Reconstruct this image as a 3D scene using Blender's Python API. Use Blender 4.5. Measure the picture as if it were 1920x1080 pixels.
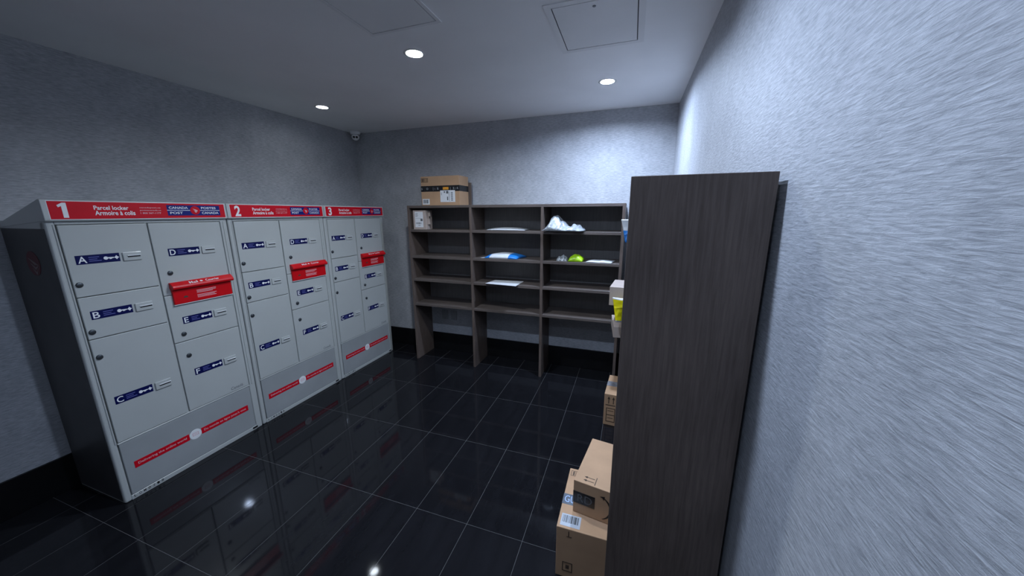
import bpy, bmesh, math, random
from mathutils import Vector, Matrix, noise

for o in list(bpy.data.objects):
    bpy.data.objects.remove(o, do_unlink=True)
SC = bpy.context.scene
COL = SC.collection

# ------------------------------------------------------------------ camera
cam_data = bpy.data.cameras.new('camera')
cam_data.sensor_width = 36.0
cam_data.lens = 642.294 / 1920 * 36.0
cam_data.clip_start = 0.02
cam = bpy.data.objects.new('camera', cam_data)
COL.objects.link(cam)
_y, _t, _r = -0.33, -0.2154, -0.0037
_F = Vector((math.sin(_y) * math.cos(_t), math.cos(_y) * math.cos(_t), math.sin(_t)))
_R = Vector((math.cos(_y), -math.sin(_y), 0))
_U = _R.cross(_F)
_R2 = math.cos(_r) * _R + math.sin(_r) * _U
_U2 = -math.sin(_r) * _R + math.cos(_r) * _U
_m = Matrix((_R2, _U2, -_F)).transposed().to_4x4()
_m.translation = Vector((1.3244, -1.9467, 1.5976))
cam.matrix_world = _m
SC.camera = cam

# ------------------------------------------------------------------ world, exposure
w = bpy.data.worlds.new('world')
w.use_nodes = True
w.node_tree.nodes['Background'].inputs[0].default_value = (0.5, 0.6, 0.8, 1)
w.node_tree.nodes['Background'].inputs[1].default_value = 0.0
SC.world = w
SC.view_settings.view_transform = 'Standard'
SC.view_settings.look = 'None'
SC.view_settings.gamma = 1.0
SC.view_settings.use_curve_mapping = False
SC.view_settings.exposure = 0.12

COOL, BLUE = (0.82, 0.91, 1.0), (0.59, 0.735, 1.0)
# x, y, strength, colour, label
LAMPS = [
    (0.085, -0.04, 1250, COOL, 'bright round ceiling downlight nearest the middle of the room'),
    (1.103, 0.773, 1900, BLUE, 'bright round ceiling downlight near the right wall'),
    (-1.253, 0.562, 60, COOL, 'dim round ceiling downlight above the parcel lockers'),
    (1.10, -2.12, 420, BLUE, 'unseen ceiling downlight added behind the viewer to brighten the end panel'),  # unseen lamp, added to lift the shelving end panel's brightness
    (0.90, -0.93, 1400, BLUE, 'round ceiling downlight above and outside the upper edge of the view'),
]

# room dimensions
XL, XR, YB, YF, H = -1.7504, 1.6413, 1.4644, -2.7, 2.492
BBH, BBT = 0.21, 0.014

# ------------------------------------------------------------------ materials
MATS = {}


def newmat(name):
    m = bpy.data.materials.new(name)
    m.use_nodes = True
    nt = m.node_tree
    b = nt.nodes['Principled BSDF']
    MATS[name] = m
    return m, nt, b


def plain(name, col, rough=0.5, metal=0.0, spec=0.5, coat=0.0, coat_r=0.1, var=0.06, scale=20.0, bump=0.0, bscale=200.0):
    m, nt, b = newmat(name)
    tc = nt.nodes.new('ShaderNodeTexCoord')
    nz = nt.nodes.new('ShaderNodeTexNoise')
    nz.inputs['Scale'].default_value = scale
    nz.inputs['Detail'].default_value = 4
    nt.links.new(tc.outputs['Object'], nz.inputs['Vector'])
    rp = nt.nodes.new('ShaderNodeValToRGB')
    rp.color_ramp.elements[0].position = 0.3
    rp.color_ramp.elements[1].position = 0.7
    rp.color_ramp.elements[0].color = tuple(max(0, c * (1 - var)) for c in col) + (1,)
    rp.color_ramp.elements[1].color = tuple(min(1, c * (1 + var)) for c in col) + (1,)
    nt.links.new(nz.outputs['Fac'], rp.inputs['Fac'])
    nt.links.new(rp.outputs['Color'], b.inputs['Base Color'])
    b.inputs['Roughness'].default_value = rough
    b.inputs['Metallic'].default_value = metal
    b.inputs['Specular IOR Level'].default_value = spec
    b.inputs['Coat Weight'].default_value = coat
    b.inputs['Coat Roughness'].default_value = coat_r
    if bump:
        n2 = nt.nodes.new('ShaderNodeTexNoise')
        n2.inputs['Scale'].default_value = bscale
        n2.inputs['Detail'].default_value = 2
        nt.links.new(tc.outputs['Object'], n2.inputs['Vector'])
        bp = nt.nodes.new('ShaderNodeBump')
        bp.inputs['Strength'].default_value = bump
        bp.inputs['Distance'].default_value = 0.002
        nt.links.new(n2.outputs['Fac'], bp.inputs['Height'])
        nt.links.new(bp.outputs['Normal'], b.inputs['Normal'])
    return m


def streaked(name, c0, c1, scl, rough, bump=0.3, dist=0.003, rough2=None, spec=0.5, blotch=2.0, blotch_amt=0.35, fine=None):
    """anisotropic streaks: noise stretched by per-axis scale"""
    m, nt, b = newmat(name)
    tc = nt.nodes.new('ShaderNodeTexCoord')
    mp = nt.nodes.new('ShaderNodeMapping')
    mp.inputs['Scale'].default_value = scl
    nt.links.new(tc.outputs['Object'], mp.inputs['Vector'])
    nz = nt.nodes.new('ShaderNodeTexNoise')
    nz.inputs['Scale'].default_value = 1.0
    nz.inputs['Detail'].default_value = 6
    nz.inputs['Roughness'].default_value = 0.65
    nz.inputs['Distortion'].default_value = 0.4
    nt.links.new(mp.outputs['Vector'], nz.inputs['Vector'])
    n2 = nt.nodes.new('ShaderNodeTexNoise')
    n2.inputs['Scale'].default_value = blotch
    n2.inputs['Detail'].default_value = 5
    nt.links.new(tc.outputs['Object'], n2.inputs['Vector'])
    mx = nt.nodes.new('ShaderNodeMath')
    mx.operation = 'MULTIPLY_ADD'
    nt.links.new(n2.outputs['Fac'], mx.inputs[0])
    mx.inputs[1].default_value = blotch_amt
    ms = nt.nodes.new('ShaderNodeMath')
    ms.operation = 'MULTIPLY'
    nt.links.new(nz.outputs['Fac'], ms.inputs[0])
    ms.inputs[1].default_value = 1 - blotch_amt
    nt.links.new(ms.outputs[0], mx.inputs[2])
    rp = nt.nodes.new('ShaderNodeValToRGB')
    rp.color_ramp.elements[0].position = 0.33
    rp.color_ramp.elements[1].position = 0.67
    rp.color_ramp.elements[0].color = tuple(c0) + (1,)
    rp.color_ramp.elements[1].color = tuple(c1) + (1,)
    nt.links.new(mx.outputs[0], rp.inputs['Fac'])
    nt.links.new(rp.outputs['Color'], b.inputs['Base Color'])
    b.inputs['Roughness'].default_value = rough
    b.inputs['Specular IOR Level'].default_value = spec
    bp = nt.nodes.new('ShaderNodeBump')
    bp.inputs['Strength'].default_value = bump
    bp.inputs['Distance'].default_value = dist
    nt.links.new(nz.outputs['Fac'], bp.inputs['Height'])
    nt.links.new(bp.outputs['Normal'], b.inputs['Normal'])
    return m


def emitter(name, col, strength):
    m, nt, b = newmat(name)
    b.inputs['Base Color'].default_value = (0.8, 0.8, 0.8, 1)
    b.inputs['Emission Color'].default_value = tuple(col) + (1,)
    b.inputs['Emission Strength'].default_value = strength
    return m


M_wall = streaked('wall_covering', (0.29, 0.297, 0.315), (0.56, 0.568, 0.59), (28, 28, 190), 0.52, bump=0.6, dist=0.003, spec=0.35, blotch=7.0, blotch_amt=0.22)
M_ceil = plain('ceiling_paint', (0.93, 0.93, 0.93), 0.6, var=0.03, scale=2.0, bump=0.08, bscale=140)
M_hatch = plain('hatch_paint', (0.86, 0.86, 0.86), 0.6, var=0.03, scale=3.0, bump=0.08, bscale=140)
M_hatch_gap = plain('hatch_gap', (0.05, 0.05, 0.055), 0.8)
M_tile = streaked('black_tile', (0.0055, 0.0055, 0.0068), (0.0125, 0.0128, 0.0155), (14, 3, 1), 0.055, bump=0.05, dist=0.001, spec=0.23, blotch=1.5, blotch_amt=0.5)
M_grout = plain('grout', (0.11, 0.11, 0.11), 0.85)
M_base = plain('black_base', (0.006, 0.006, 0.007), 0.42, var=0.3, scale=6, spec=0.3)
M_wood = streaked('dark_wood', (0.074, 0.055, 0.046), (0.160, 0.122, 0.104), (120, 120, 6), 0.42, bump=0.12, dist=0.001, spec=0.4, blotch=3.0, blotch_amt=0.35)
M_wood_h = streaked('dark_wood_shelf', (0.074, 0.059, 0.052), (0.145, 0.118, 0.105), (3.0, 70, 70), 0.42, bump=0.10, dist=0.001, spec=0.4, blotch=3.0, blotch_amt=0.35)
M_wood_hy = streaked('dark_wood_shelf_side', (0.074, 0.059, 0.052), (0.145, 0.118, 0.105), (70, 3.0, 70), 0.42, bump=0.10, dist=0.001, spec=0.4, blotch=3.0, blotch_amt=0.35)
M_back = streaked('back_laminate', (0.155, 0.145, 0.140), (0.225, 0.212, 0.205), (90, 90, 5), 0.5, bump=0.06, dist=0.001, spec=0.3, blotch=3.0, blotch_amt=0.3)
M_paint = plain('locker_paint', (0.47, 0.487, 0.475), 0.32, var=0.03, scale=3, coat=0.6, coat_r=0.05, bump=0.03, bscale=260)
M_paint2 = plain('locker_base_paint', (0.34, 0.355, 0.36), 0.22, var=0.06, scale=4, coat=0.5, coat_r=0.06, bump=0.02, bscale=80)
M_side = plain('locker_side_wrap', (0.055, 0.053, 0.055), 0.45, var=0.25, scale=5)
M_red = plain('signal_red', (0.60, 0.004, 0.016), 0.4, var=0.04, spec=0.22)
M_redplastic = plain('red_hood', (0.60, 0.005, 0.010), 0.35, var=0.05, spec=0.35)
M_white = plain('white_print', (0.85, 0.85, 0.86), 0.45, var=0.02)
M_whiteline = plain('white_edge', (0.72, 0.73, 0.74), 0.4, var=0.02)
M_pink = plain('pale_fine_print', (0.72, 0.45, 0.48), 0.45, var=0.02)
M_navy = plain('navy_blue', (0.003, 0.006, 0.070), 0.42, var=0.05, spec=0.2)
M_royal = plain('logo_blue', (0.008, 0.016, 0.17), 0.42, var=0.05, spec=0.2)
M_lav = plain('lavender_fine_print', (0.12, 0.13, 0.38), 0.45, var=0.02)
M_lock = plain('lock_metal', (0.09, 0.10, 0.11), 0.3, metal=0.6, var=0.1)
M_black = plain('black', (0.008, 0.008, 0.009), 0.45, var=0.1)
M_greyprint = plain('grey_print', (0.10, 0.11, 0.12), 0.5)
M_trim = plain('lamp_trim', (0.75, 0.75, 0.75), 0.35)
M_can = plain('lamp_reflector', (0.6, 0.6, 0.6), 0.3)
M_cam = plain('camera_white', (0.88, 0.88, 0.88), 0.35)
M_card = plain('cardboard', (0.47, 0.29, 0.168), 0.75, var=0.07, scale=9, bump=0.05, bscale=300)
M_card_g = plain('grey_cardboard', (0.44, 0.36, 0.32), 0.75, var=0.06, scale=9, bump=0.05, bscale=300)
M_card_d = plain('brown_print', (0.07, 0.045, 0.03), 0.7)
M_tape = plain('black_tape', (0.016, 0.016, 0.018), 0.25, var=0.2, scale=30)
M_tape_g = plain('blue_grey_tape', (0.10, 0.12, 0.15), 0.25, var=0.2, scale=30)
M_tape_s = plain('silver_tape', (0.22, 0.22, 0.24), 0.3, var=0.3, scale=60)
M_paper = plain('paper', (0.74, 0.75, 0.77), 0.6, var=0.03)
M_paperblue = plain('blue_label', (0.35, 0.48, 0.72), 0.5, var=0.05)
M_orange = plain('orange_sticker', (0.75, 0.32, 0.03), 0.45, var=0.2, scale=60)
M_silver = plain('silver_poly', (0.40, 0.43, 0.46), 0.27, metal=0.2, var=0.15, scale=18, bump=0.9, bscale=38)
M_silver.node_tree.nodes['Bump'].inputs['Distance'].default_value = 0.009
M_bluepoly = plain('blue_poly', (0.02, 0.20, 0.62), 0.3, var=0.1)
M_whitepoly = plain('white_poly', (0.70, 0.73, 0.77), 0.32, var=0.06, scale=30)
M_greenpoly = plain('green_poly', (0.38, 0.68, 0.015), 0.3, var=0.15, scale=30)
M_yellow = plain('yellow_poly', (0.92, 0.80, 0.01), 0.35, var=0.05)
M_plate2 = plain('dull_label', (0.48, 0.52, 0.58), 0.6, var=0.03)
M_plate = plain('plate_grey', (0.30, 0.31, 0.32), 0.4, var=0.03)

# ------------------------------------------------------------------ helpers


class B:
    def __init__(self):
        self.bm = bmesh.new()

    def box(self, x0, x1, y0, y1, z0, z1, bev=0.0, seg=2):
        t = bmesh.new()
        bmesh.ops.create_cube(t, size=1.0)
        for v in t.verts:
            v.co = Vector(((x0 + x1) / 2 + v.co.x * (x1 - x0), (y0 + y1) / 2 + v.co.y * (y1 - y0), (z0 + z1) / 2 + v.co.z * (z1 - z0)))
        if bev:
            bmesh.ops.bevel(t, geom=t.edges[:], offset=bev, segments=seg, profile=0.5, affect='EDGES')
        self._merge(t)
        return self

    def _merge(self, t):
        me = bpy.data.meshes.new('tmp')
        t.to_mesh(me)
        t.free()
        self.bm.from_mesh(me)
        bpy.data.meshes.remove(me)

    def prism(self, pts, axis, a, b, bev=0.0):
        """extrude polygon pts (2D) along axis between a and b.  axis 'x': pts=(y,z); 'y': pts=(x,z); 'z': pts=(x,y)"""
        t = bmesh.new()

        def P(p, k):
            if axis == 'x':
                return (k, p[0], p[1])
            if axis == 'y':
                return (p[0], k, p[1])
            return (p[0], p[1], k)
        v0 = [t.verts.new(P(p, a)) for p in pts]
        v1 = [t.verts.new(P(p, b)) for p in pts]
        n = len(pts)
        t.faces.new(v0[::-1])
        t.faces.new(v1)
        for i in range(n):
            t.faces.new((v0[i], v0[(i + 1) % n], v1[(i + 1) % n], v1[i]))
        bmesh.ops.recalc_face_normals(t, faces=t.faces[:])
        if bev:
            bmesh.ops.bevel(t, geom=t.edges[:], offset=bev, segments=2, profile=0.5, affect='EDGES')
        self._merge(t)
        return self

    def lathe(self, prof, c=(0, 0, 0), axis='z', n=32, closed=True):
        """prof: list of (r, h); rotates about axis through c"""
        t = bmesh.new()
        rings = []
        for r, h in prof:
            ring = []
            for i in range(n):
                a = 2 * math.pi * i / n
                u, v = r * math.cos(a), r * math.sin(a)
                p = {'z': (u, v, h), 'x': (h, u, v), 'y': (u, h, v)}[axis]
                ring.append(t.verts.new((p[0] + c[0], p[1] + c[1], p[2] + c[2])))
            rings.append(ring)
        for k in range(len(rings) - 1):
            for i in range(n):
                t.faces.new((rings[k][i], rings[k][(i + 1) % n], rings[k + 1][(i + 1) % n], rings[k + 1][i]))
        if closed:
            if prof[0][0] > 1e-5:
                t.faces.new(rings[0])
            if prof[-1][0] > 1e-5:
                t.faces.new(rings[-1])
        bmesh.ops.remove_doubles(t, verts=t.verts[:], dist=1e-6)
        bmesh.ops.recalc_face_normals(t, faces=t.faces[:])
        self._merge(t)
        return self

    def quadf(self, *pts):
        vs = [self.bm.verts.new(p) for p in pts]
        self.bm.faces.new(vs)
        return self

    def xform(self, M):
        bmesh.ops.transform(self.bm, matrix=M, verts=self.bm.verts[:])
        return self

    def build(self, name, mat, parent=None, smooth=False, label=None):
        me = bpy.data.meshes.new(name)
        self.bm.to_mesh(me)
        self.bm.free()
        return link(name, me, mat, parent, smooth, label)


def link(name, me, mat, parent=None, smooth=False, label=None):
    if mat and not me.materials:
        me.materials.append(mat)
    if smooth:
        for p in me.polygons:
            p.use_smooth = True
    o = bpy.data.objects.new(name, me)
    COL.objects.link(o)
    if parent:
        o.parent = parent
    if label:
        o['label'] = label
    return o


def thing(name, label, cat, loc=(0, 0, 0), rz=0.0, group=None):
    o = bpy.data.objects.new(name, None)
    o.empty_display_size = 0.05
    COL.objects.link(o)
    o.location = loc
    o.rotation_euler = (0, 0, rz)
    return tag(o, label, cat, group)


def tag(o, label, cat, group=None):
    o['label'] = label
    o['category'] = cat
    if group:
        o['group'] = group
    return o


def struct(o):
    o['kind'] = 'structure'
    return o


_TXT = {}


def text_mesh(s, bold=0.0):
    key = (s, bold)
    if key not in _TXT:
        cu = bpy.data.curves.new('t', 'FONT')
        cu.body = s
        cu.size = 1.0
        cu.offset = bold
        cu.resolution_u = 3
        ob = bpy.data.objects.new('t', cu)
        COL.objects.link(ob)
        bpy.context.view_layer.update()
        dg = bpy.context.evaluated_depsgraph_get()
        me = bpy.data.meshes.new_from_object(ob.evaluated_get(dg))
        co = [v.co.copy() for v in me.vertices]
        fc = [tuple(p.vertices) for p in me.polygons]
        x0 = min(c.x for c in co); x1 = max(c.x for c in co)
        y0 = min(c.y for c in co); y1 = max(c.y for c in co)
        bpy.data.objects.remove(ob, do_unlink=True)
        bpy.data.meshes.remove(me)
        bpy.data.curves.remove(cu)
        _TXT[key] = (co, fc, x0, x1, y0, y1)
    return _TXT[key]


_LET = {}


def text(name, s, mat, parent, o, U, V, w, h, bold=0.012, shear=0.0):
    """flat lettering filling the w x h rectangle whose lower-left corner is o, along U (right) and V (up)"""
    key = (s, tuple(o), tuple(U), tuple(V), w, h, mat.name)
    if key in _LET:
        return link(name, _LET[key], mat, parent)
    co, fc, x0, x1, y0, y1 = text_mesh(s, bold)
    o, U, V = Vector(o), Vector(U), Vector(V)
    me = bpy.data.meshes.new(name)
    vs = []
    for c in co:
        a = (c.x - x0) / (x1 - x0)
        b = (c.y - y0) / (y1 - y0)
        vs.append(o + U * (a * w + shear * b * h) + V * (b * h))
    me.from_pydata(vs, [], fc)
    me.update()
    _LET[key] = me
    return link(name, me, mat, parent)


# ------------------------------------------------------------------ the room
def build_room():
    # floor: grout bed, tiles as children
    fl = struct(B().box(XL - 0.1, XR + 0.1, YF - 0.1, YB + 0.1, -0.08, -0.0003).build('floor', M_grout))
    T, TL, G = 0.305, 0.61, 0.0009
    shared = {}
    c = math.floor(XL / T)
    while c * T < XR:
        r = math.floor(YF / TL)
        while r * TL < YB:
            x0, x1 = max(c * T + G, XL), min((c + 1) * T - G, XR)
            y0, y1 = max(r * TL + G, YF), min((r + 1) * TL - G, YB)
            if x1 - x0 > 0.01 and y1 - y0 > 0.01:
                full = abs((x1 - x0) - (T - 2 * G)) < 1e-5 and abs((y1 - y0) - (TL - 2 * G)) < 1e-5
                if full and 'me' in shared:
                    o = link('floor_tile', shared['me'], M_tile, fl)
                    o.location = (x0, y0, 0)
                else:
                    o = B().box(0, x1 - x0, 0, y1 - y0, -0.006, 0).build('floor_tile', M_tile, fl)
                    o.location = (x0, y0, 0)
                    if full:
                        shared['me'] = o.data
            r += 1
        c += 1
    # walls
    struct(B().box(XL - 0.1, XL, YF - 0.1, YB + 0.1, -0.01, H + 0.05).build('wall_left', M_wall))
    struct(B().box(XR, XR + 0.1, YF - 0.1, YB + 0.1, -0.01, H + 0.05).build('wall_right', M_wall))
    struct(B().box(XL, XR, YB, YB + 0.1, -0.01, H + 0.05).build('wall_back', M_wall))
    struct(B().box(XL, XR, YF - 0.1, YF, -0.01, H + 0.05).build('wall_front', M_wall))
    # baseboards
    struct(B().box(XL, XL + BBT, YF, YB, 0.0, BBH, 0.002, 1).build('baseboard_left', M_base))
    struct(B().box(XR - BBT, XR, YF, YB, 0.0, BBH, 0.002, 1).build('baseboard_right', M_base))
    struct(B().box(XL + BBT, XR - BBT, YB - BBT, YB, 0.0, BBH, 0.002, 1).build('baseboard_back', M_base))
    struct(B().box(XL + BBT, XR - BBT, YF, YF + BBT, 0.0, BBH, 0.002, 1).build('baseboard_front', M_base))
    # ceiling with round holes for the downlights
    b = B()
    q, rad, n = 0.07, 0.047, 32
    xs = sorted({XL - 0.1, XR + 0.1} | {l[0] - q for l in LAMPS} | {l[0] + q for l in LAMPS})
    ys = sorted({YF - 0.1, YB + 0.1} | {l[1] - q for l in LAMPS} | {l[1] + q for l in LAMPS})
    bm = b.bm
    for i in range(len(xs) - 1):
        for j in range(len(ys) - 1):
            mx, my = (xs[i] + xs[i + 1]) / 2, (ys[j] + ys[j + 1]) / 2
            if any(abs(mx - l[0]) < q and abs(my - l[1]) < q for l in LAMPS):
                continue
            b.quadf((xs[i], ys[j], H), (xs[i], ys[j + 1], H), (xs[i + 1], ys[j + 1], H), (xs[i + 1], ys[j], H))
    for l in LAMPS:
        inner, outer, up = [], [], []
        for k in range(n):
            a = 2 * math.pi * (k + 0.5) / n
            ca, sa = math.cos(a), math.sin(a)
            s = q / max(abs(ca), abs(sa))
            outer.append(bm.verts.new((l[0] + ca * s, l[1] + sa * s, H)))
            inner.append(bm.verts.new((l[0] + ca * rad, l[1] + sa * rad, H)))
            up.append(bm.verts.new((l[0] + ca * rad, l[1] + sa * rad, H + 0.03)))
        for k in range(n):
            k2 = (k + 1) % n
            bm.faces.new((inner[k], inner[k2], outer[k2], outer[k]))
            bm.faces.new((up[k], up[k2], inner[k2], inner[k]))
        for sx, sy in ((1, 1), (-1, 1), (-1, -1), (1, -1)):   # corners left between the ring's chamfers
            cs = sorted(range(n), key=lambda k: (outer[k].co - Vector((l[0] + sx * q, l[1] + sy * q, H))).length)[:2]
            cv = bm.verts.new((l[0] + sx * q, l[1] + sy * q, H))
            bm.faces.new((outer[cs[0]], outer[cs[1]], cv))
    bmesh.ops.recalc_face_normals(bm, faces=bm.faces[:])
    b.box(XL - 0.1, XR + 0.1, YF - 0.1, YB + 0.1, H + 0.05, H + 0.1)
    struct(b.build('ceiling', M_ceil))


def downlight(x, y, strength, color, label):
    t = thing('ceiling_downlight', label, 'ceiling light', (x, y, H), 0, 'recessed ceiling downlights')
    B().lathe([(0.045, 0.0), (0.045, -0.001), (0.0475, -0.0025), (0.060, -0.002), (0.062, 0.0)], closed=False).build('trim_ring', M_trim, t, True)
    B().lathe([(0.0455, -0.001), (0.0445, 0.012), (0.0445, 0.029), (0.0, 0.029)], closed=False).build('reflector', M_can, t, True)
    B().lathe([(0.0, 0.0075), (0.015, 0.0078), (0.030, 0.0090), (0.040, 0.0105), (0.0438, 0.0115), (0.0438, 0.015), (0.0, 0.015)], closed=False).build('lens', emitter('lamp_lens_%d' % int(strength), color, strength), t)


def hatch(label, x0, x1, y0, y1, fr):
    t = thing('ceiling_access_panel', label, 'access panel', ((x0 + x1) / 2, (y0 + y1) / 2, H), 0, 'ceiling access panels')
    a, c = (x1 - x0) / 2, (y1 - y0) / 2
    g = 0.0025
    b = B()
    b.box(-a, a, -c, -c + fr - g, -0.004, 0.0).box(-a, a, c - fr + g, c, -0.004, 0.0)
    b.box(-a, -a + fr - g, -c + fr - g, c - fr + g, -0.004, 0.0).box(a - fr + g, a, -c + fr - g, c - fr + g, -0.004, 0.0)
    b.build('frame', M_hatch, t)
    B().box(-a + fr + g, a - fr - g, -c + fr + g, c - fr - g, -0.0035, 0.0).build('hatch_door', M_hatch, t)
    B().box(-a + fr - g, a - fr + g, -c + fr - g, c - fr + g, -0.0006, 0.0).build('shadow_gap', M_hatch_gap, t)
    B().lathe([(0.0, -0.005), (0.007, -0.005), (0.008, -0.0034)], (0, -c + fr + 0.04, 0), closed=False, n=16).build('latch_screw', M_lock, t)


build_room()
for l in LAMPS:
    downlight(*l)
hatch('square ceiling access panel beside the right wall', 0.890, 1.325, -0.253, 0.238, 0.033)
hatch('square ceiling access panel above the middle of the room, cut by top edge', 0.0, 0.405, -0.70, -0.285, 0.02)


# ------------------------------------------------------------------ parcel lockers
W = 0.777
FU, FV = (0, 1, 0), (0, 0, 1)      # right / up on a locker front
_CACHE = {}


def cached(key, name, mat, parent, fn, smooth=False, label=None):
    if key not in _CACHE:
        o = fn().build(name, mat, parent, smooth, label)
        _CACHE[key] = o.data
        return o
    return link(name, _CACHE[key], mat, parent, False, label)


def bird(cx, cz, s, x):
    """swept wing in a circle: three blades and a beak-like head, on the plane at x; pointing to +y"""
    b = B()
    for k in range(3):
        z = cz + (0.42 - 0.36 * k) * s
        y = cx - (0.62 - 0.16 * k) * s
        b.prism([(y, z), (cx + 0.15 * s, z - 0.30 * s), (cx + 0.62 * s, cz - 0.12 * s), (cx + 0.10 * s, z - 0.48 * s)], 'x', x, x + 0.0004)
    return b


def door(par, letter, s0, s1, z0, z1, label_s, label_z, lock):
    d = cached(('door', s0, s1, z0, z1), 'door', M_paint, par, lambda: B().box(-0.016, 0.0, s0, s1, z0, z1, 0.0028, 2))
    ls, lz = label_s, label_z
    cached(('lab', ls, lz), 'label_plate', M_navy, d, lambda: B().box(-0.001, 0.0012, ls, ls + 0.159, lz - 0.0225, lz + 0.0225, 0.0005, 1), label='navy blue label strip')
    wd = {'A': 0.031, 'B': 0.025, 'C': 0.027, 'D': 0.028, 'E': 0.022, 'F': 0.021}[letter]
    text('letter', letter, M_white, d, (0.0016, ls + 0.007, lz - 0.0165), FU, FV, wd, 0.033)

    def fine():
        b = B()
        for k, (ww, zz) in enumerate(((0.038, 0.010), (0.030, 0.0), (0.044, -0.009))):
            b.box(0.0012, 0.0016, ls + 0.045, ls + 0.045 + ww, lz + zz - 0.0018, lz + zz + 0.0018)
        return b
    cached(('fine', ls, lz), 'fine_print', M_lav, d, fine)

    def key():
        b = B()
        y = ls + 0.106
        b.lathe([(0.0, 0.0012), (0.0085, 0.0012), (0.0085, 0.0017), (0.0, 0.0017)], (0, y, lz), 'x', 16, False)
        b.prism([(y, lz - 0.003), (y + 0.030, lz - 0.0028), (y + 0.030, lz + 0.0028), (y, lz + 0.004)], 'x', 0.0012, 0.0017)
        b.prism([(y + 0.014, lz - 0.007), (y + 0.022, lz - 0.006), (y + 0.024, lz), (y + 0.012, lz)], 'x', 0.0012, 0.0017)
        yy = y + 0.0405
        b.prism([(yy - 0.010, lz), (yy - 0.004, lz - 0.005), (yy, lz - 0.011), (yy + 0.004, lz - 0.005), (yy + 0.010, lz), (yy + 0.004, lz + 0.005), (yy, lz + 0.011), (yy - 0.004, lz + 0.005)], 'x', 0.0012, 0.0017)
        return b
    cached(('key', ls, lz), 'key_symbol', M_white, d, key)
    ps = ls + 0.170
    cached(('plate', ls, lz), 'latch_plate', M_paint, d, lambda: B().box(0.0, 0.007, ps, ps + 0.075, lz - 0.024, lz + 0.022, 0.0025, 2))

    def slot():
        return B().box(0.0062, 0.0076, ps + 0.018, ps + 0.070, lz - 0.006, lz + 0.001, 0.0003, 1)
    cached(('slot', ls, lz), 'key_slot', M_black, d, slot)
    cached(('lip', ls, lz), 'slot_lip', M_whiteline, d, lambda: B().box(0.006, 0.0115, ps + 0.016, ps + 0.072, lz + 0.001, lz + 0.0055, 0.001, 1))
    cached(('lock', lock), 'lock', M_lock, d, lambda: B().lathe([(0.0, 0.007), (0.010, 0.007), (0.0128, 0.005), (0.0135, 0.0)], (0, lock[0], lock[1]), 'x', 20, False), True)
    return d


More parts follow.
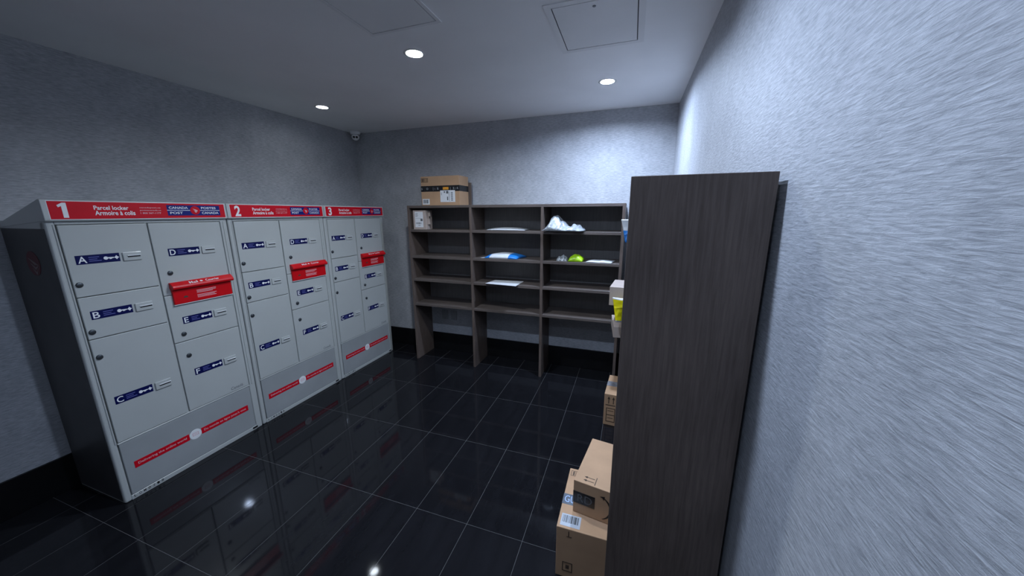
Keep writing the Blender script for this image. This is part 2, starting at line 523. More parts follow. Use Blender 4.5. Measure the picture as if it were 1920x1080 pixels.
def locker(num, y0, label):
    t = thing('parcel_locker', label, 'parcel locker', (-1.269, y0, 0), 0, 'parcel lockers along the left wall')

    def body():
        b = B()
        b.box(-0.455, -0.020, 0, W, 0.0, 1.57, 0.004, 2)
        return b
    bd = cached('body', 'body', M_paint, t, body)

    def frame():
        b = B()
        b.box(-0.06, -0.003, 0, 0.031, 0.0, 1.57, 0.009, 3).box(-0.06, -0.003, 0.734, W, 0.0, 1.57, 0.006, 3)
        b.box(-0.04, -0.003, 0.029, 0.736, 1.551, 1.57, 0.002, 1)
        b.box(-0.04, -0.003, 0.029, 0.736, 0.0, 0.029, 0.002, 1)
        b.box(-0.04, -0.009, 0.357, 0.365, 0.36, 1.552)
        return b
    cached('front_frame', 'front_frame', M_paint, bd, frame)

    def stile(y):
        return B().box(-0.02, 0.0005, y, y + 0.007, 0.36, 1.552, 0.002, 1)
    for y in (0.0205, 0.7355, 0.7505):
        cached(('stile', y), 'stile', M_paint, bd, lambda y=y: stile(y))
    cached('rail', 'rail', M_paint, bd, lambda: B().box(-0.02, 0.001, 0.030, 0.735, 0.3545, 0.3635, 0.002, 1))

    # header cap, its top sloping to the back
    def header():
        return B().prism([(-0.458, 1.535), (-0.458, 1.556), (0.002, 1.670), (0.013, 1.666), (0.015, 1.572), (0.010, 1.566), (-0.02, 1.566)], 'y', -0.002, W + 0.002, 0.003)
    hd = cached('header', 'header', M_paint, t, header)
    hx = 0.0150
    # sticker lies on the header's front face (slightly leaning): use a sheared basis
    hv = Vector((-0.002, 0, 0.094)).normalized()

    def on_header(b, s0, s1, z0, z1, off, th):
        k = lambda z: hx - 0.002 * (z - 1.572) / 0.094 + off
        b.prism([(k(z0), z0), (k(z0) + th, z0), (k(z1) + th, z1), (k(z1), z1)], 'y', s0, s1)
        return b
    hp = lambda s, z, off: (hx - 0.002 * (z - 1.572) / 0.094 + off, s, z)
    cached('sticker_edge', 'sticker_border', M_whiteline, hd, lambda: on_header(B(), 0.0155, 0.7685, 1.5735, 1.6635, -0.001, 0.0013))
    cached('sticker', 'sticker', M_red, hd, lambda: on_header(B(), 0.018, 0.766, 1.5765, 1.6605, 0.0, 0.0007), label='red sign strip')
    if num == 1:
        b = B()
        k = lambda z: hx - 0.002 * (z - 1.572) / 0.094 + 0.0007
        b.prism([(0.0585, 1.583), (0.0755, 1.583), (0.0755, 1.654), (0.063, 1.654), (0.045, 1.642), (0.0485, 1.632), (0.0585, 1.638)], 'x', k(1.583), k(1.583) + 0.0005)
        b.build('number', M_white, hd)
    else:
        text('number', str(num), M_white, hd, hp(0.045, 1.583, 0.0012), FU, hv, 0.038, 0.071, 0.03)
    text('title_line', 'Parcel locker', M_white, hd, hp(0.165, 1.621, 0.0012), FU, hv, 0.130, 0.021, 0.02)
    text('title_line', 'Armoire \u00e0 colis', M_white, hd, hp(0.165, 1.594, 0.0012), FU, hv, 0.153, 0.023, 0.02)
    for k, (s, wd) in enumerate((('canadapost.ca', 0.092), ('postescanada.ca', 0.092), ('1 800 267-1177', 0.090))):
        text('contact_line', s, M_pink, hd, hp(0.340, 1.6295 - 0.0145 * k, 0.0012), FU, hv, wd, 0.0085, 0.02)
    cached('logo_l', 'logo_panel', M_royal, hd, lambda: on_header(B(), 0.460, 0.737, 1.590, 1.651, 0.0005, 0.0006), label='blue logo panel')
    cached('logo_rule', 'logo_rule', M_white, hd, lambda: on_header(on_header(B(), 0.460, 0.573, 1.6195, 1.6225, 0.0010, 0.0005), 0.625, 0.735, 1.6195, 1.6225, 0.0010, 0.0005))
    for s, a, b_, wd in (('CANADA', 0.470, 1.629, 0.094), ('POST', 0.472, 1.599, 0.062), ('POSTES', 0.633, 1.629, 0.082), ('CANADA', 0.633, 1.599, 0.094)):
        text('logo_word', s, M_white, hd, hp(a, b_, 0.0015), FU, hv, wd, 0.0135, 0.02)
    cached('logo_disc', 'logo_disc', M_red, hd, lambda: B().lathe([(0.0, 0.0), (0.0255, 0.0), (0.0255, 0.0009), (0.0, 0.0009)], (hx + 0.0006, 0.599, 1.6205), 'x', 32, False))
    cached('logo_bird', 'logo_wing', M_white, hd, lambda: bird(0.599, 1.6225, 0.021, hx + 0.0017))

    # doors
    L0, L1, R0, R1 = 0.034, 0.3555, 0.3665, 0.731
    door(t, 'A', L0, L1, 1.1905, 1.548, 0.062, 1.375, (0.053, 1.253))
    door(t, 'B', L0, L1, 0.967, 1.1865, 0.062, 1.089, (0.052, 1.005))
    door(t, 'C', L0, L1, 0.366, 0.963, 0.064, 0.606, (0.053, 0.867))
    door(t, 'D', R0, R1, 1.122, 1.548, 0.430, 1.375, (0.418, 1.254))
    door(t, 'E', R0, R1, 0.8225, 1.119, 0.429, 0.952, (0.420, 0.869))
    f = door(t, 'F', R0, R1, 0.366, 0.8185, 0.433, 0.605, (0.422, 0.726))
    text('wordmark', 'Canad\u00e4', M_greyprint, f, (0.0006, 0.612, 0.382), FU, FV, 0.080, 0.020, 0.0, 0.15)

    # red mail slot
    def slot_body():
        return B().box(-0.002, 0.014, 0.402, 0.727, 1.059, 1.165, 0.004, 2)
    ms = cached('slot_body', 'mail_slot', M_redplastic, t, slot_body, label='red mail drop flap with hood')
    cached('slot_edge', 'bottom_edge', M_whiteline, ms, lambda: B().box(-0.001, 0.012, 0.401, 0.728, 1.0545, 1.0595, 0.001, 1))
    cached('hood', 'hood', M_redplastic, ms, lambda: B().prism([(0.0, 1.196), (0.012, 1.196), (0.034, 1.176), (0.038, 1.166), (0.036, 1.156), (0.028, 1.152), (0.0, 1.158)], 'y', 0.398, 0.735, 0.002))
    sv = Vector((-0.022, 0, 0.020)).normalized()
    so = lambda s: (0.0332, s, 1.1790)
    text('hood_word', 'Mail', M_white, ms, so(0.487), FU, sv, 0.044, 0.017, 0.006)
    text('hood_word', 'Courrier', M_white, ms, so(0.575), FU, sv, 0.076, 0.017, 0.006)

    def dia():
        b = B()
        o = Vector(so(0.5515)) + sv * 0.0085
        b.quadf(o - Vector(FU) * 0.010, o - sv * 0.006, o + Vector(FU) * 0.010, o + sv * 0.006)
        return b
    cached('hood_mark', 'hood_mark', M_white, ms, dia)

    def lines():
        b = B()
        for k, (a, c) in enumerate(((0.523, 0.632), (0.523, 0.630), (0.523, 0.612), (0.523, 0.632), (0.523, 0.620), (0.523, 0.628))):
            z = 1.127 - 0.0075 * k - (0.007 if k > 2 else 0)
            b.box(0.0138, 0.0145, a, c, z - 0.0016, z + 0.0016)
        return b
    cached('slot_lines', 'fine_print', M_pink, ms, lines)
    cached('slot_lock', 'slot_emblem', M_card_d, ms, lambda: B().prism([(0.450, 1.094), (0.474, 1.094), (0.474, 1.100), (0.465, 1.106), (0.455, 1.104)], 'x', 0.0138, 0.0146))

    # base panel
    bp = cached('base', 'base_panel', M_paint2, t, lambda: B().box(-0.022, -0.002, 0.034, 0.731, 0.032, 0.3525, 0.002, 1))
    st = cached('stripe', 'slogan_stripe', M_red, bp, lambda: B().box(-0.003, -0.0008, 0.072, 0.335, 0.177, 0.219, 0.0004, 1).box(-0.003, -0.0008, 0.402, 0.698, 0.177, 0.219, 0.0004, 1), label='red slogan stripe')
    text('slogan', 'Delivering the online world', M_pink, bp, (0.0, 0.088, 0.189), FU, FV, 0.232, 0.018, 0.015)
    text('slogan', 'Du monde en ligne jusqu\u2019\u00e0 vous', M_pink, bp, (0.0, 0.416, 0.187), FU, FV, 0.265, 0.020, 0.015)
    cached('badge', 'badge', M_white, bp, lambda: B().lathe([(0.0, -0.0004), (0.0325, -0.0004), (0.033, -0.002)], (0, 0.3687, 0.198), 'x', 32, False))

    def badge_art():
        b = B()
        b.box(-0.0004, 0.0001, 0.352, 0.385, 0.190, 0.193).box(-0.0004, 0.0001, 0.352, 0.385, 0.207, 0.210)
        b.box(-0.0004, 0.0001, 0.352, 0.355, 0.193, 0.207).box(-0.0004, 0.0001, 0.382, 0.385, 0.193, 0.207)
        b.box(-0.0004, 0.0001, 0.360, 0.378, 0.1985, 0.2015)
        return b
    cached('badge_art', 'badge_symbol', M_pink, bp, badge_art)
    for k, ch in enumerate('LOM0218'):
        text('serial_character', ch, M_black, bp, (-0.0024, 0.040 + 0.0205 * k, 0.011), FU, FV, 0.0105, 0.0155, 0.006)
    cached('mark', 'maker_plate', M_black, bp, lambda: B().box(-0.004, -0.0022, 0.706, 0.741, 0.010, 0.024))
    return t


K1 = locker(1, -1.112, 'large grey parcel locker numbered 1, nearest of the three, with dark side')
locker(2, -0.328, 'grey parcel locker numbered 2, in the middle of the row')
locker(3, 0.456, 'grey parcel locker numbered 3, farthest in the row, nearest the back wall')
# dark wrap and emblem on the exposed side of the first locker
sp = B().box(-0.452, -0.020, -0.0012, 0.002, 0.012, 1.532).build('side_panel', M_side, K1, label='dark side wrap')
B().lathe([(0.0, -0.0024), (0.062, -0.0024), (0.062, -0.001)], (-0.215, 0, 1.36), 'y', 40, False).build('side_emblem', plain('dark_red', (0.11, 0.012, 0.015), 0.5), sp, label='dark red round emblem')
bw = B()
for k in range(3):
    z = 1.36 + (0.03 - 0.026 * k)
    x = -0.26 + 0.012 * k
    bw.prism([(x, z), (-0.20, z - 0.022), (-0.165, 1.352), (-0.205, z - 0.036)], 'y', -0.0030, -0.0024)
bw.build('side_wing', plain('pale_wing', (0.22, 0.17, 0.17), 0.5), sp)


# ------------------------------------------------------------------ open shelving units
TH = 0.025
SZ = [0.635, 0.905, 1.151, 1.423]
TOPZ = 1.675


def shelf_unit(label, loc, rz, depth, x_div, topz, mat_shelf, back=False):
    """open unit in local coords: x along the length, y from front 0 to depth"""
    t = thing('open_shelving_unit', label, 'shelving unit', loc, rz, 'dark wood open shelving units')
    for i, x in enumerate(x_div):
        end = i in (0, len(x_div) - 1)
        z1 = topz if end else topz - TH
        B().box(x - TH / 2, x + TH / 2, 0, depth, 0, z1, 0.0012, 1).build('upright_panel', M_wood, t)
    td = depth if back else depth + 0.021
    B().box(x_div[0] + TH / 2, x_div[-1] - TH / 2, 0, td, topz - TH, topz, 0.0012, 1).build('top_board', mat_shelf, t)
    sd = depth - 0.005 if back else depth
    for i in range(len(x_div) - 1):
        y0, z0, z1 = (depth - 0.0045, 0.0, topz - TH) if back else (depth + 0.0002, SZ[0] - TH / 2, topz - TH - 0.0005)
        B().box(x_div[i] + TH / 2, x_div[i + 1] - TH / 2, y0, y0 + 0.004, z0, z1).build('back_and_blocker_panel', M_back, t)  # right unit's panel is unseen, added to keep light out of the wall gap
    for z in SZ:
        for i in range(len(x_div) - 1):
            B().box(x_div[i] + TH / 2, x_div[i + 1] - TH / 2, 0.002, sd, z - TH / 2, z + TH / 2, 0.0012, 1).build('shelf_board', mat_shelf, t)
    return t


SY = 1.12
shelf_unit('low dark wood shelving unit along the back wall', (0, SY, 0), 0, 0.322, [-0.850, -0.1496, 0.5627, 1.2625], TOPZ, M_wood_h)
# the unit on the right wall, turned a quarter so that its depth runs towards the wall
BX0 = 1.3173
y_end = -1.0155
ylen = [0.0125, 0.7225, 1.4325, 2.1025]
shelf_unit('dark wood shelving unit along the right wall with its tall end panel facing', (BX0, y_end + 2.115, 0), -math.pi / 2, 0.308,
           [2.115 - v for v in ylen[::-1]], 1.685, M_wood_h, True)


# ------------------------------------------------------------------ parcels
def carton(label, loc, rz, sx, sy, sz, mat=None, name='cardboard_box', group=None):
    """box whose front-left-bottom corner is the local origin; x right, y back"""
    t = thing(name, label, 'box', loc, rz, group)
    m = mat or M_card
    B().box(0, sx, 0, sy, 0, sz, 0.0025, 2).build('carton', m, t)
    return t


def bars_front(t, name, mat, rects, y=-0.0006, th=0.0006):
    b = B()
    for x0, x1, z0, z1 in rects:
        b.box(x0, x1, y - th, y, z0, z1)
    return b.build(name, mat, t)


def bars_top(t, name, mat, rects, z, th=0.0006):
    b = B()
    for x0, x1, y0, y1 in rects:
        b.box(x0, x1, y0, y1, z, z + th)
    return b.build(name, mat, t)


def frame_rects(x0, x1, z0, z1, w):
    return [(x0, x1, z0, z0 + w), (x0, x1, z1 - w, z1), (x0, x0 + w, z0 + w, z1 - w), (x1 - w, x1, z0 + w, z1 - w)]


def barcode(x0, x1, z0, z1, seed, n=22):
    r = random.Random(seed)
    out, x = [], x0
    st = (x1 - x0) / n
    while x < x1 - st:
        wd = st * r.choice((0.3, 0.5, 0.8))
        out.append((x, x + wd, z0, z1))
        x += st * r.choice((0.8, 1.0, 1.4))
    return out


# brown parcel on top of the back unit
t = carton('brown parcel with black tape and white shipping label, standing on top of back shelving', (-0.727, 1.19, TOPZ), 0, 0.435, 0.20, 0.285)
B().box(-0.0008, 0.4358, -0.0008, 0.2008, 0.137, 0.193).build('tape', M_tape, t, label='black tape with pale letters')
for s, x, wd in (('S', 0.004, 0.014), ('O', 0.062, 0.022), ('S', 0.185, 0.018), ('S', 0.365, 0.016), ('K', 0.410, 0.016)):
    text('tape_letter', s, M_plate, t, (x, -0.0014, 0.155), (1, 0, 0), (0, 0, 1), wd, 0.020, 0.02)
bars_front(t, 'tape_mark', M_plate, [(0.140, 0.1425, 0.148, 0.178), (0.160, 0.1625, 0.152, 0.172), (0.335, 0.3375, 0.150, 0.176), (0.395, 0.3970, 0.152, 0.172)], -0.0009)
bars_front(t, 'sticker', M_orange, [(0.252, 0.316, 0.153, 0.178)], -0.0010, 0.001)
lab = bars_front(t, 'shipping_label', M_paper, [(0.220, 0.386, 0.033, 0.146)], -0.0011, 0.0006)
bars_front(lab, 'label_print', M_greyprint, [(0.232, 0.236, 0.10, 0.125), (0.262, 0.275, 0.122, 0.138), (0.288, 0.312, 0.115, 0.140), (0.318, 0.322, 0.04, 0.135), (0.296, 0.308, 0.05, 0.085)] + [(0.340, 0.362, 0.045 + 0.011 * k, 0.051 + 0.011 * k) for k in range(8)], -0.0018, 0.0004)
lab = bars_front(t, 'barcode_label', M_paper, [(0.010, 0.094, 0.010, 0.066)], -0.0006, 0.0006)
bars_front(lab, 'barcode', M_greyprint, barcode(0.018, 0.086, 0.022, 0.058, 3), -0.0013, 0.0004)
bars_front(t, 'printed_box', M_card_d, frame_rects(0.006, 0.085, 0.228, 0.268, 0.004) + barcode(0.014, 0.080, 0.235, 0.262, 5, 10), -0.0006, 0.0004)

# dark offcut standing behind that parcel
o = B().box(-0.330, -0.264, 1.396, 1.414, TOPZ, 1.905, 0.0015, 1).build('board_offcut', M_wood)
tag(o, 'narrow dark board standing upright behind the brown parcel on back shelving', 'board')

# small parcel in the top left cubby
t = carton('small brown parcel with white label in the top left cubby of back shelving', (-0.806, 1.135, SZ[3] + TH / 2), 0, 0.150, 0.12, 0.192, M_card_g)
lab = bars_front(t, 'shipping_label', M_paper, [(0.022, 0.118, 0.022, 0.178)], -0.0003, 0.0006)
bars_front(lab, 'label_print', M_greyprint, [(0.030, 0.060, 0.158, 0.161), (0.030, 0.056, 0.150, 0.153), (0.030, 0.062, 0.138, 0.141), (0.030, 0.052, 0.130, 0.133), (0.088, 0.112, 0.085, 0.108), (0.030, 0.110, 0.112, 0.1135), (0.060, 0.084, 0.040, 0.044)] + barcode(0.032, 0.102, 0.055, 0.072, 8, 20), -0.0010, 0.0004)
fl = B()
rr = random.Random(4)
for k, (z0, z1, d) in enumerate(((0.005, 0.05, 0.010), (0.05, 0.11, 0.032), (0.11, 0.13, 0.014), (0.13, 0.188, 0.024))):
    fl.prism([(0.150, z0), (0.150 + d, z0 + 0.004), (0.150 + d * 0.8, z1 - 0.004), (0.150, z1)], 'y', 0.012 + 0.012 * k, 0.018 + 0.012 * k)
fl.build('torn_flap', M_card_g, t)

# big carton on the floor under the right unit, with another on top of it
t = carton('large brown carton on the floor half under the right shelving, lowest of two', (1.103, -0.712, 0), 0.0, 0.44, 0.368, 0.262)
bars_top(t, 'tape', M_tape_g, [(-0.0008, 0.4408, 0.128, 0.190)], 0.2622, 0.0005)
text('tape_lettering', 'GUARD', M_paperblue, t, (0.008, 0.140, 0.2632), (1, 0, 0), (0, 1, 0), 0.125, 0.040, 0.0)
lab = bars_top(t, 'barcode_label', M_plate2, [(0.012, 0.098, 0.012, 0.075)], 0.2622, 0.0005)
bars_top(lab, 'barcode', M_greyprint, barcode(0.018, 0.092, 0.030, 0.068, 11), 0.2628, 0.0004)
bars_top(t, 'printed_box', M_card_d, frame_rects(0.010, 0.100, 0.315, 0.352, 0.0025) + barcode(0.020, 0.075, 0.320, 0.347, 6, 10), 0.2621, 0.0004)
bars_front(t, 'printed_mark', M_card_d, frame_rects(0.030, 0.075, 0.035, 0.085, 0.004) + [(0.045, 0.060, 0.05, 0.07)], -0.0004)
bars_front(t, 'printed_arrow', M_card_d, [(0.052, 0.056, 0.225, 0.252), (0.045, 0.068, 0.222, 0.225)], -0.0004)

t = carton('brown carton with curved arrow print and black tape, resting askew on the large carton', (1.157, -0.612, 0.2634), -0.150, 0.30, 0.326, 0.165)
ar = -0.0006
b = B()
b.box(0.0, 0.098, ar - 0.0006, ar, 0.052, 0.112)
b.build('tape', M_tape, t)
text('tape_lettering', 'RD', M_greyprint, t, (0.020, ar - 0.0012, 0.064), (1, 0, 0), (0, 0, 1), 0.066, 0.038, 0.0)
b = B()          # curved arrow
pts = []
for k in range(13):
    a = math.radians(-62 + 124 * k / 12)
    pts.append((0.105 + 0.062 * math.cos(a), 0.072 + 0.062 * math.sin(a), 0.0028 + 0.0022 * math.cos(a)))
for k in range(12):
    (x0, z0, w0), (x1, z1, w1) = pts[k], pts[k + 1]
    b.prism([(x0 - w0, z0), (x0 + w0, z0), (x1 + w1, z1), (x1 - w1, z1)], 'y', ar - 0.0005, ar)
b.prism([(0.118, 0.128), (0.140, 0.134), (0.136, 0.114), (0.130, 0.124)], 'y', ar - 0.0005, ar)
b.build('curved_arrow', M_black, t)
b = B()          # this-way arrows on the top
z = 0.1653
for k in range(2):
    y = 0.020 + 0.020 * k
    b.box(0.045, 0.085, y, y + 0.003, z, z + 0.0004)
    b.prism([(0.038, y + 0.0015), (0.052, y - 0.005), (0.052, y + 0.008)], 'z', z, z + 0.0004)
b.box(0.090, 0.093, 0.008, 0.056, z, z + 0.0004)
b.build('printed_arrows', M_card_d, t)

# small carton on the floor further back
t = carton('small brown carton with two upright arrows on the floor by right shelving', (1.219, 0.520, 0), -0.06, 0.26, 0.33, 0.258)
bars_top(t, 'tape', M_tape_s, [(-0.0006, 0.2606, 0.135, 0.215)], 0.2582, 0.0005)
b = B()
for k in range(2):
    x = 0.034 + 0.034 * k
    b.box(x - 0.003, x + 0.003, -0.0010, -0.0004, 0.182, 0.222)
    b.prism([(x - 0.010, 0.218), (x + 0.010, 0.218), (x, 0.242)], 'y', -0.0010, -0.0004)
b.box(0.012, 0.082, -0.0010, -0.0004, 0.166, 0.172)
b.build('printed_arrows', M_card_d, t)
bars_front(t, 'printed_box', M_card_d, frame_rects(0.018, 0.084, 0.030, 0.145, 0.005) + [(0.018, 0.084, 0.085, 0.090), (0.030, 0.072, 0.120, 0.124), (0.030, 0.070, 0.060, 0.064)], -0.0004)

# cartons sticking out of the right unit
t = carton('pale carton jutting from the right shelving, just above the yellow bag', (1.206, 0.650, SZ[1] + TH / 2), -0.08, 0.26, 0.30, 0.142, M_card_g)
bars_top(t, 'tape', M_tape_s, [(0.10, 0.15, -0.0005, 0.3005)], 0.1422, 0.0004)
t = carton('flat pale carton jutting from the right shelving, just below the yellow bag', (1.250, 0.697, SZ[0] + TH / 2), 0.10, 0.22, 0.33, 0.088, M_card_g)
bars_top(t, 'tape', M_tape_s, [(0.09, 0.13, -0.0005, 0.3305)], 0.0882, 0.0004)


# ------------------------------------------------------------------ soft parcels
def soft(name, label, cat, parts, fn, nu=36, nv=24, group=None, smooth=True):
    """closed pouch from a surface fn(u,v)->(centre, up-offset, down-offset); parts: [(part name, material, test(u,v))]"""
    t = thing(name, label, cat, (0, 0, 0), 0, group)
    top = [[None] * (nv + 1) for _ in range(nu + 1)]
    bot = [[None] * (nv + 1) for _ in range(nu + 1)]
    allp = []
    for i in range(nu + 1):
        for j in range(nv + 1):
            c, a, d = fn(i / nu, j / nv)
            top[i][j] = Vector(c) + Vector(a)
            bot[i][j] = Vector(c) + Vector(d)
            allp += [top[i][j], bot[i][j]]
    base = Vector((sum(p.x for p in allp) / len(allp), sum(p.y for p in allp) / len(allp), min(p.z for p in allp)))
    t.location = base
    for pname, mat, test in parts:
        bm = bmesh.new()
        vm = {}

        def V(g, i, j, side):
            edge = i in (0, nu) or j in (0, nv)
            k = (i, j, 0 if edge and (top[i][j] - bot[i][j]).length < 1e-6 else side)
            if k not in vm:
                vm[k] = bm.verts.new(g[i][j] - base)
            return vm[k]
        for i in range(nu):
            for j in range(nv):
                if not test((i + 0.5) / nu, (j + 0.5) / nv):
                    continue
                for g, s in ((top, 0), (bot, 1)):
                    q = [V(g, i, j, s), V(g, i + 1, j, s), V(g, i + 1, j + 1, s), V(g, i, j + 1, s)]
                    if s:
                        q.reverse()
                    try:
                        bm.faces.new(q)
                    except ValueError:
                        pass
        me = bpy.data.meshes.new(pname)
        bm.to_mesh(me)
        bm.free()
        link(pname, me, mat, t, smooth)
    return t


def edge(u, p=0.5):
    return max(0.0, 4 * u * (1 - u)) ** p


def nz(x, y, z=0.0):
    return noise.noise(Vector((x, y, z)))


Z1, Z2, Z3 = SZ[3] + TH / 2, SZ[2] + TH / 2, SZ[1] + TH / 2
ALL = lambda u, v: True


# white padded envelope, shelf 1 middle
def f_env(u, v):
    x = -0.02 + 0.40 * u
    y = 1.19 + 0.20 * v
    e = edge(u, 0.6) * edge(v, 0.6)
    z = Z1 + 0.002
    return (x, y, z), (0, 0, 0.0225 * e), (0, 0, -0.001 * e)


soft('padded_envelope', 'thin white padded envelope lying on upper middle shelf of back unit', 'envelope', [('pouch', M_whitepoly, ALL)], f_env)


# silver crumpled mailer, shelf 1 right
def f_silver(u, v):
    x = 0.560 + 0.032 * min(1.0, 5.0 * v) + 0.352 * u
    y = 1.085 + 0.23 * v - 0.02 * u
    # height profile along the bag: tall folded end on the left, a dip, then a low swell
    ks = [(0.0, 0.05), (0.10, 0.135), (0.18, 0.170), (0.30, 0.135), (0.45, 0.075), (0.60, 0.040), (0.72, 0.058), (0.85, 0.066), (1.0, 0.030)]
    for (a, ha), (c, hc) in zip(ks, ks[1:]):
        if a <= u <= c:
            h = ha + (hc - ha) * (u - a) / (c - a)
            break
    cr = 0.020 * (abs(nz(u * 7.5, v * 3.2, 2.3)) * 2 - 0.5) + 0.010 * nz(u * 17, v * 9, 7.7)
    e = edge(u, 0.45) * edge(v, 0.62)
    dx = 0.014 * nz(u * 4, v * 4, 3.1) * e
    return (x + dx, y + 0.018 * nz(u * 6, v * 2, 5.0), Z1 + 0.003 + 0.004 * (1 - e)), (0, 0, max(0.012, h + cr) * e), (0, 0, -0.002 * e)


soft('poly_mailer', 'crumpled silver plastic mailer on upper right shelf of back unit', 'mailer', [('bag', M_silver, ALL)], f_silver, 60, 36)


# blue and white padded mailer, shelf 2 middle
def f_blue(u, v):
    x = -0.075 + 0.385 * u + 0.05 * v
    y = 1.145 + 0.20 * v
    e = edge(min(1, max(0, (u - 0.13) / 0.87)), 0.4) * edge(v, 0.45) if u > 0.13 else 0.12 * edge(v, 0.5) * u / 0.13
    h = 0.050 + 0.006 * nz(u * 5, v * 5, 1.0) - 0.004 * abs(nz(u * 14, v * 9, 4.0))
    return (x, y, Z2 + 0.003), (0, 0, h * e), (0, 0, -0.002 * e)


isblue = lambda u, v: (0.14 < u < 0.27) or u > 0.78
soft('padded_mailer', 'blue and white padded mailer on second middle shelf of back unit', 'mailer',
     [('white_end', M_whitepoly, lambda u, v: u <= 0.14), ('blue_band', M_bluepoly, lambda u, v: 0.14 < u < 0.27), ('white_panel', M_whitepoly, lambda u, v: 0.27 <= u <= 0.78), ('blue_panel', M_bluepoly, lambda u, v: u > 0.78)], f_blue, 48, 24)


# little grey crumpled bag, green pouch, flat mailer on shelf 2 right
def f_grey(u, v):
    x = 0.690 + 0.105 * u
    y = 1.16 + 0.11 * v
    e = edge(u, 0.5) * edge(v, 0.5)
    h = 0.040 + 0.022 * nz(u * 5, v * 5, 9.0)
    return (x, y + 0.01 * nz(u * 7, 0, 1), Z2 + 0.003), (0.006 * nz(u * 9, v * 9, 3), 0, h * e), (0, 0, -0.002 * e)


soft('poly_bag', 'small grey crumpled bag beside the green pouch on back shelving', 'bag', [('bag', M_silver, ALL)], f_grey, 30, 24)


def f_green(u, v):
    x = 0.802 + 0.130 * u + 0.012 * v
    y = 1.145 + 0.12 * v
    e = edge(u, 0.42) * edge(v, 0.5)
    h = 0.060 + 0.006 * nz(u * 4, v * 4, 6.0)
    return (x, y, Z2 + 0.003), (0, 0, h * e), (0, 0, -0.002 * e)


topgrey = lambda u, v: (0.15 < u < 0.8 and v > 0.55)
soft('padded_pouch', 'bright green padded pouch on second right shelf of back unit', 'pouch',
     [('pouch', M_greenpoly, lambda u, v: not topgrey(u, v)), ('label_panel', M_silver, topgrey)], f_green, 32, 24)


def f_flat(u, v):
    x = 0.958 + 0.225 * u + 0.035 * v
    y = 1.150 + 0.16 * v - 0.01 * u
    e = edge(u, 0.4) * edge(v, 0.4)
    return (x, y, Z2 + 0.003 + 0.002 * nz(u * 3, v * 3)), (0, 0, (0.012 + 0.008 * abs(nz(u * 4, v * 3, 8))) * e), (0, 0, -0.001 * e)


soft('flat_mailer', 'flat pale grey mailer lying at the right end of second back shelf', 'mailer', [('bag', M_whitepoly, ALL)], f_flat, 30, 20)


# paper sheet sticking out over shelf 3 middle
def f_sheet(u, v):
    x = 0.002 + (0.332) * u + 0.026 * v * (1 - u)
    y = 1.099 - 0.048 * u + (0.195 + 0.07 * u) * v
    return (x, y, Z3 + 0.0022 + 0.004 * u * (1 - v)), (0, 0, 0.0012), (0, 0, -0.0008)


soft('paper_envelope', 'white paper envelope sticking out over third middle shelf of back unit', 'envelope', [('sheet', M_paper, ALL)], f_sheet, 12, 8)


# yellow mailer drooping from the right unit, in front of the pale carton
def f_yellow(u, v):
    z = 1.000 - 0.185 * v
    x0 = 1.233 + 0.030 * v
    x1 = 1.42 if z > Z3 + 0.012 else 1.311
    e = edge(u, 0.4) * edge(v, 0.4)
    y = 0.565 + 0.012 * math.sin(3 * v) + 0.01 * u
    th = 0.022 + 0.005 * nz(u * 4, v * 6, 2.0)
    return (x0 + (x1 - x0) * u, y, z - 0.010 * u * (1 - v)), (0, -th * e, 0), (0, th * e, 0)


soft('yellow_mailer', 'bright yellow padded mailer drooping out of the right shelving', 'mailer',
     [('pouch', M_yellow, lambda u, v: 0.08 <= v < 0.93), ('white_flap', M_paper, lambda u, v: v < 0.08), ('white_hem', M_paper, lambda u, v: v >= 0.93)], f_yellow, 24, 40)


# white and blue mailer drooping from the top of the right unit
def f_wb(u, v):
    z = 1.551 - 0.160 * v
    x0 = 1.258 + 0.036 * v
    x1 = 1.42 if z > Z1 + 0.012 else 1.311
    e = edge(u, 0.4) * edge(v, 0.4)
    y = 0.60 + 0.015 * math.sin(4 * v) + 0.01 * u
    th = 0.018 + 0.005 * nz(u * 4, v * 6, 5.0)
    return (x0 + (x1 - x0) * u, y, z), (0, -th * e, 0), (0, th * e, 0)


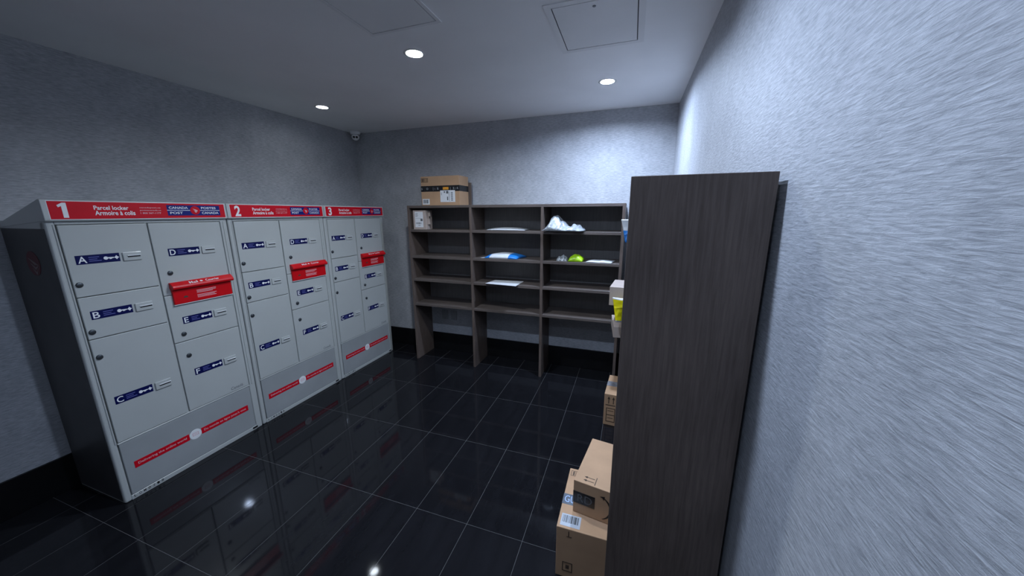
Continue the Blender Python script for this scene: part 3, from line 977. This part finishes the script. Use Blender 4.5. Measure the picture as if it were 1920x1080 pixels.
soft('blue_tip_mailer', 'white mailer with blue end drooping from the top of right shelving', 'mailer',
     [('white_end', M_whitepoly, lambda u, v: v < 0.48), ('blue_end', M_bluepoly, lambda u, v: v >= 0.48)], f_wb, 24, 40)


# ------------------------------------------------------------------ wall plates, camera
for x0, x1, lb in ((-0.715, -0.637, 'grey wall outlet plate low behind the back shelving, the left one of two'),
                   (-0.597, -0.522, 'grey wall outlet plate low behind the back shelving, the right one of two')):
    t = thing('wall_outlet', lb, 'outlet', ((x0 + x1) / 2, YB, 0.437), 0, 'outlet plates behind the back shelving')
    hw = (x1 - x0) / 2
    B().box(-hw, hw, -0.007, 0.0, -0.056, 0.056, 0.002, 2).build('cover_plate', M_plate, t)
    B().box(-0.017, 0.017, -0.0085, -0.006, -0.034, 0.034, 0.001, 1).build('insert', M_plate, t)
    for z in (-0.046, 0.046):
        B().lathe([(0.0, -0.0082), (0.003, -0.0080), (0.0034, -0.0068)], (0, 0, z), 'y', 12, False).build('screw', M_lock, t)

t = thing('security_camera', 'white turret security camera in the ceiling corner above the lockers', 'camera', (-1.655, 1.372, H))
B().lathe([(0.0, 0.0), (0.052, 0.0), (0.052, -0.024), (0.048, -0.032), (0.044, -0.034), (0.0, -0.034)], closed=False).build('base', M_cam, t, True)
aim = Vector((0.55, -0.75, -0.42)).normalized()
zq = aim.to_track_quat('Z', 'Y').to_matrix().to_4x4()
mt = Matrix.Translation((0, 0, -0.052)) @ zq
ball = B().lathe([(0.0, -0.040), (0.020, -0.035), (0.035, -0.020), (0.041, 0.0), (0.040, 0.012), (0.036, 0.022), (0.031, 0.027), (0.0, 0.028)], n=36, closed=False)
ball.xform(mt)
bo = ball.build('eyeball', M_cam, t, True)
for dx in (-0.0145, 0.0145):
    b = B().lathe([(0.0, 0.032), (0.009, 0.0315), (0.012, 0.029), (0.012, 0.026)], (dx, 0.0, 0), n=20, closed=False)
    b.xform(mt)
    b.build('lens_window', M_black, bo, True)
b = B().lathe([(0.0425, -0.0365), (0.045, -0.038), (0.0425, -0.0395)], n=36, closed=False)
b.build('collar', M_greyprint, t, True)
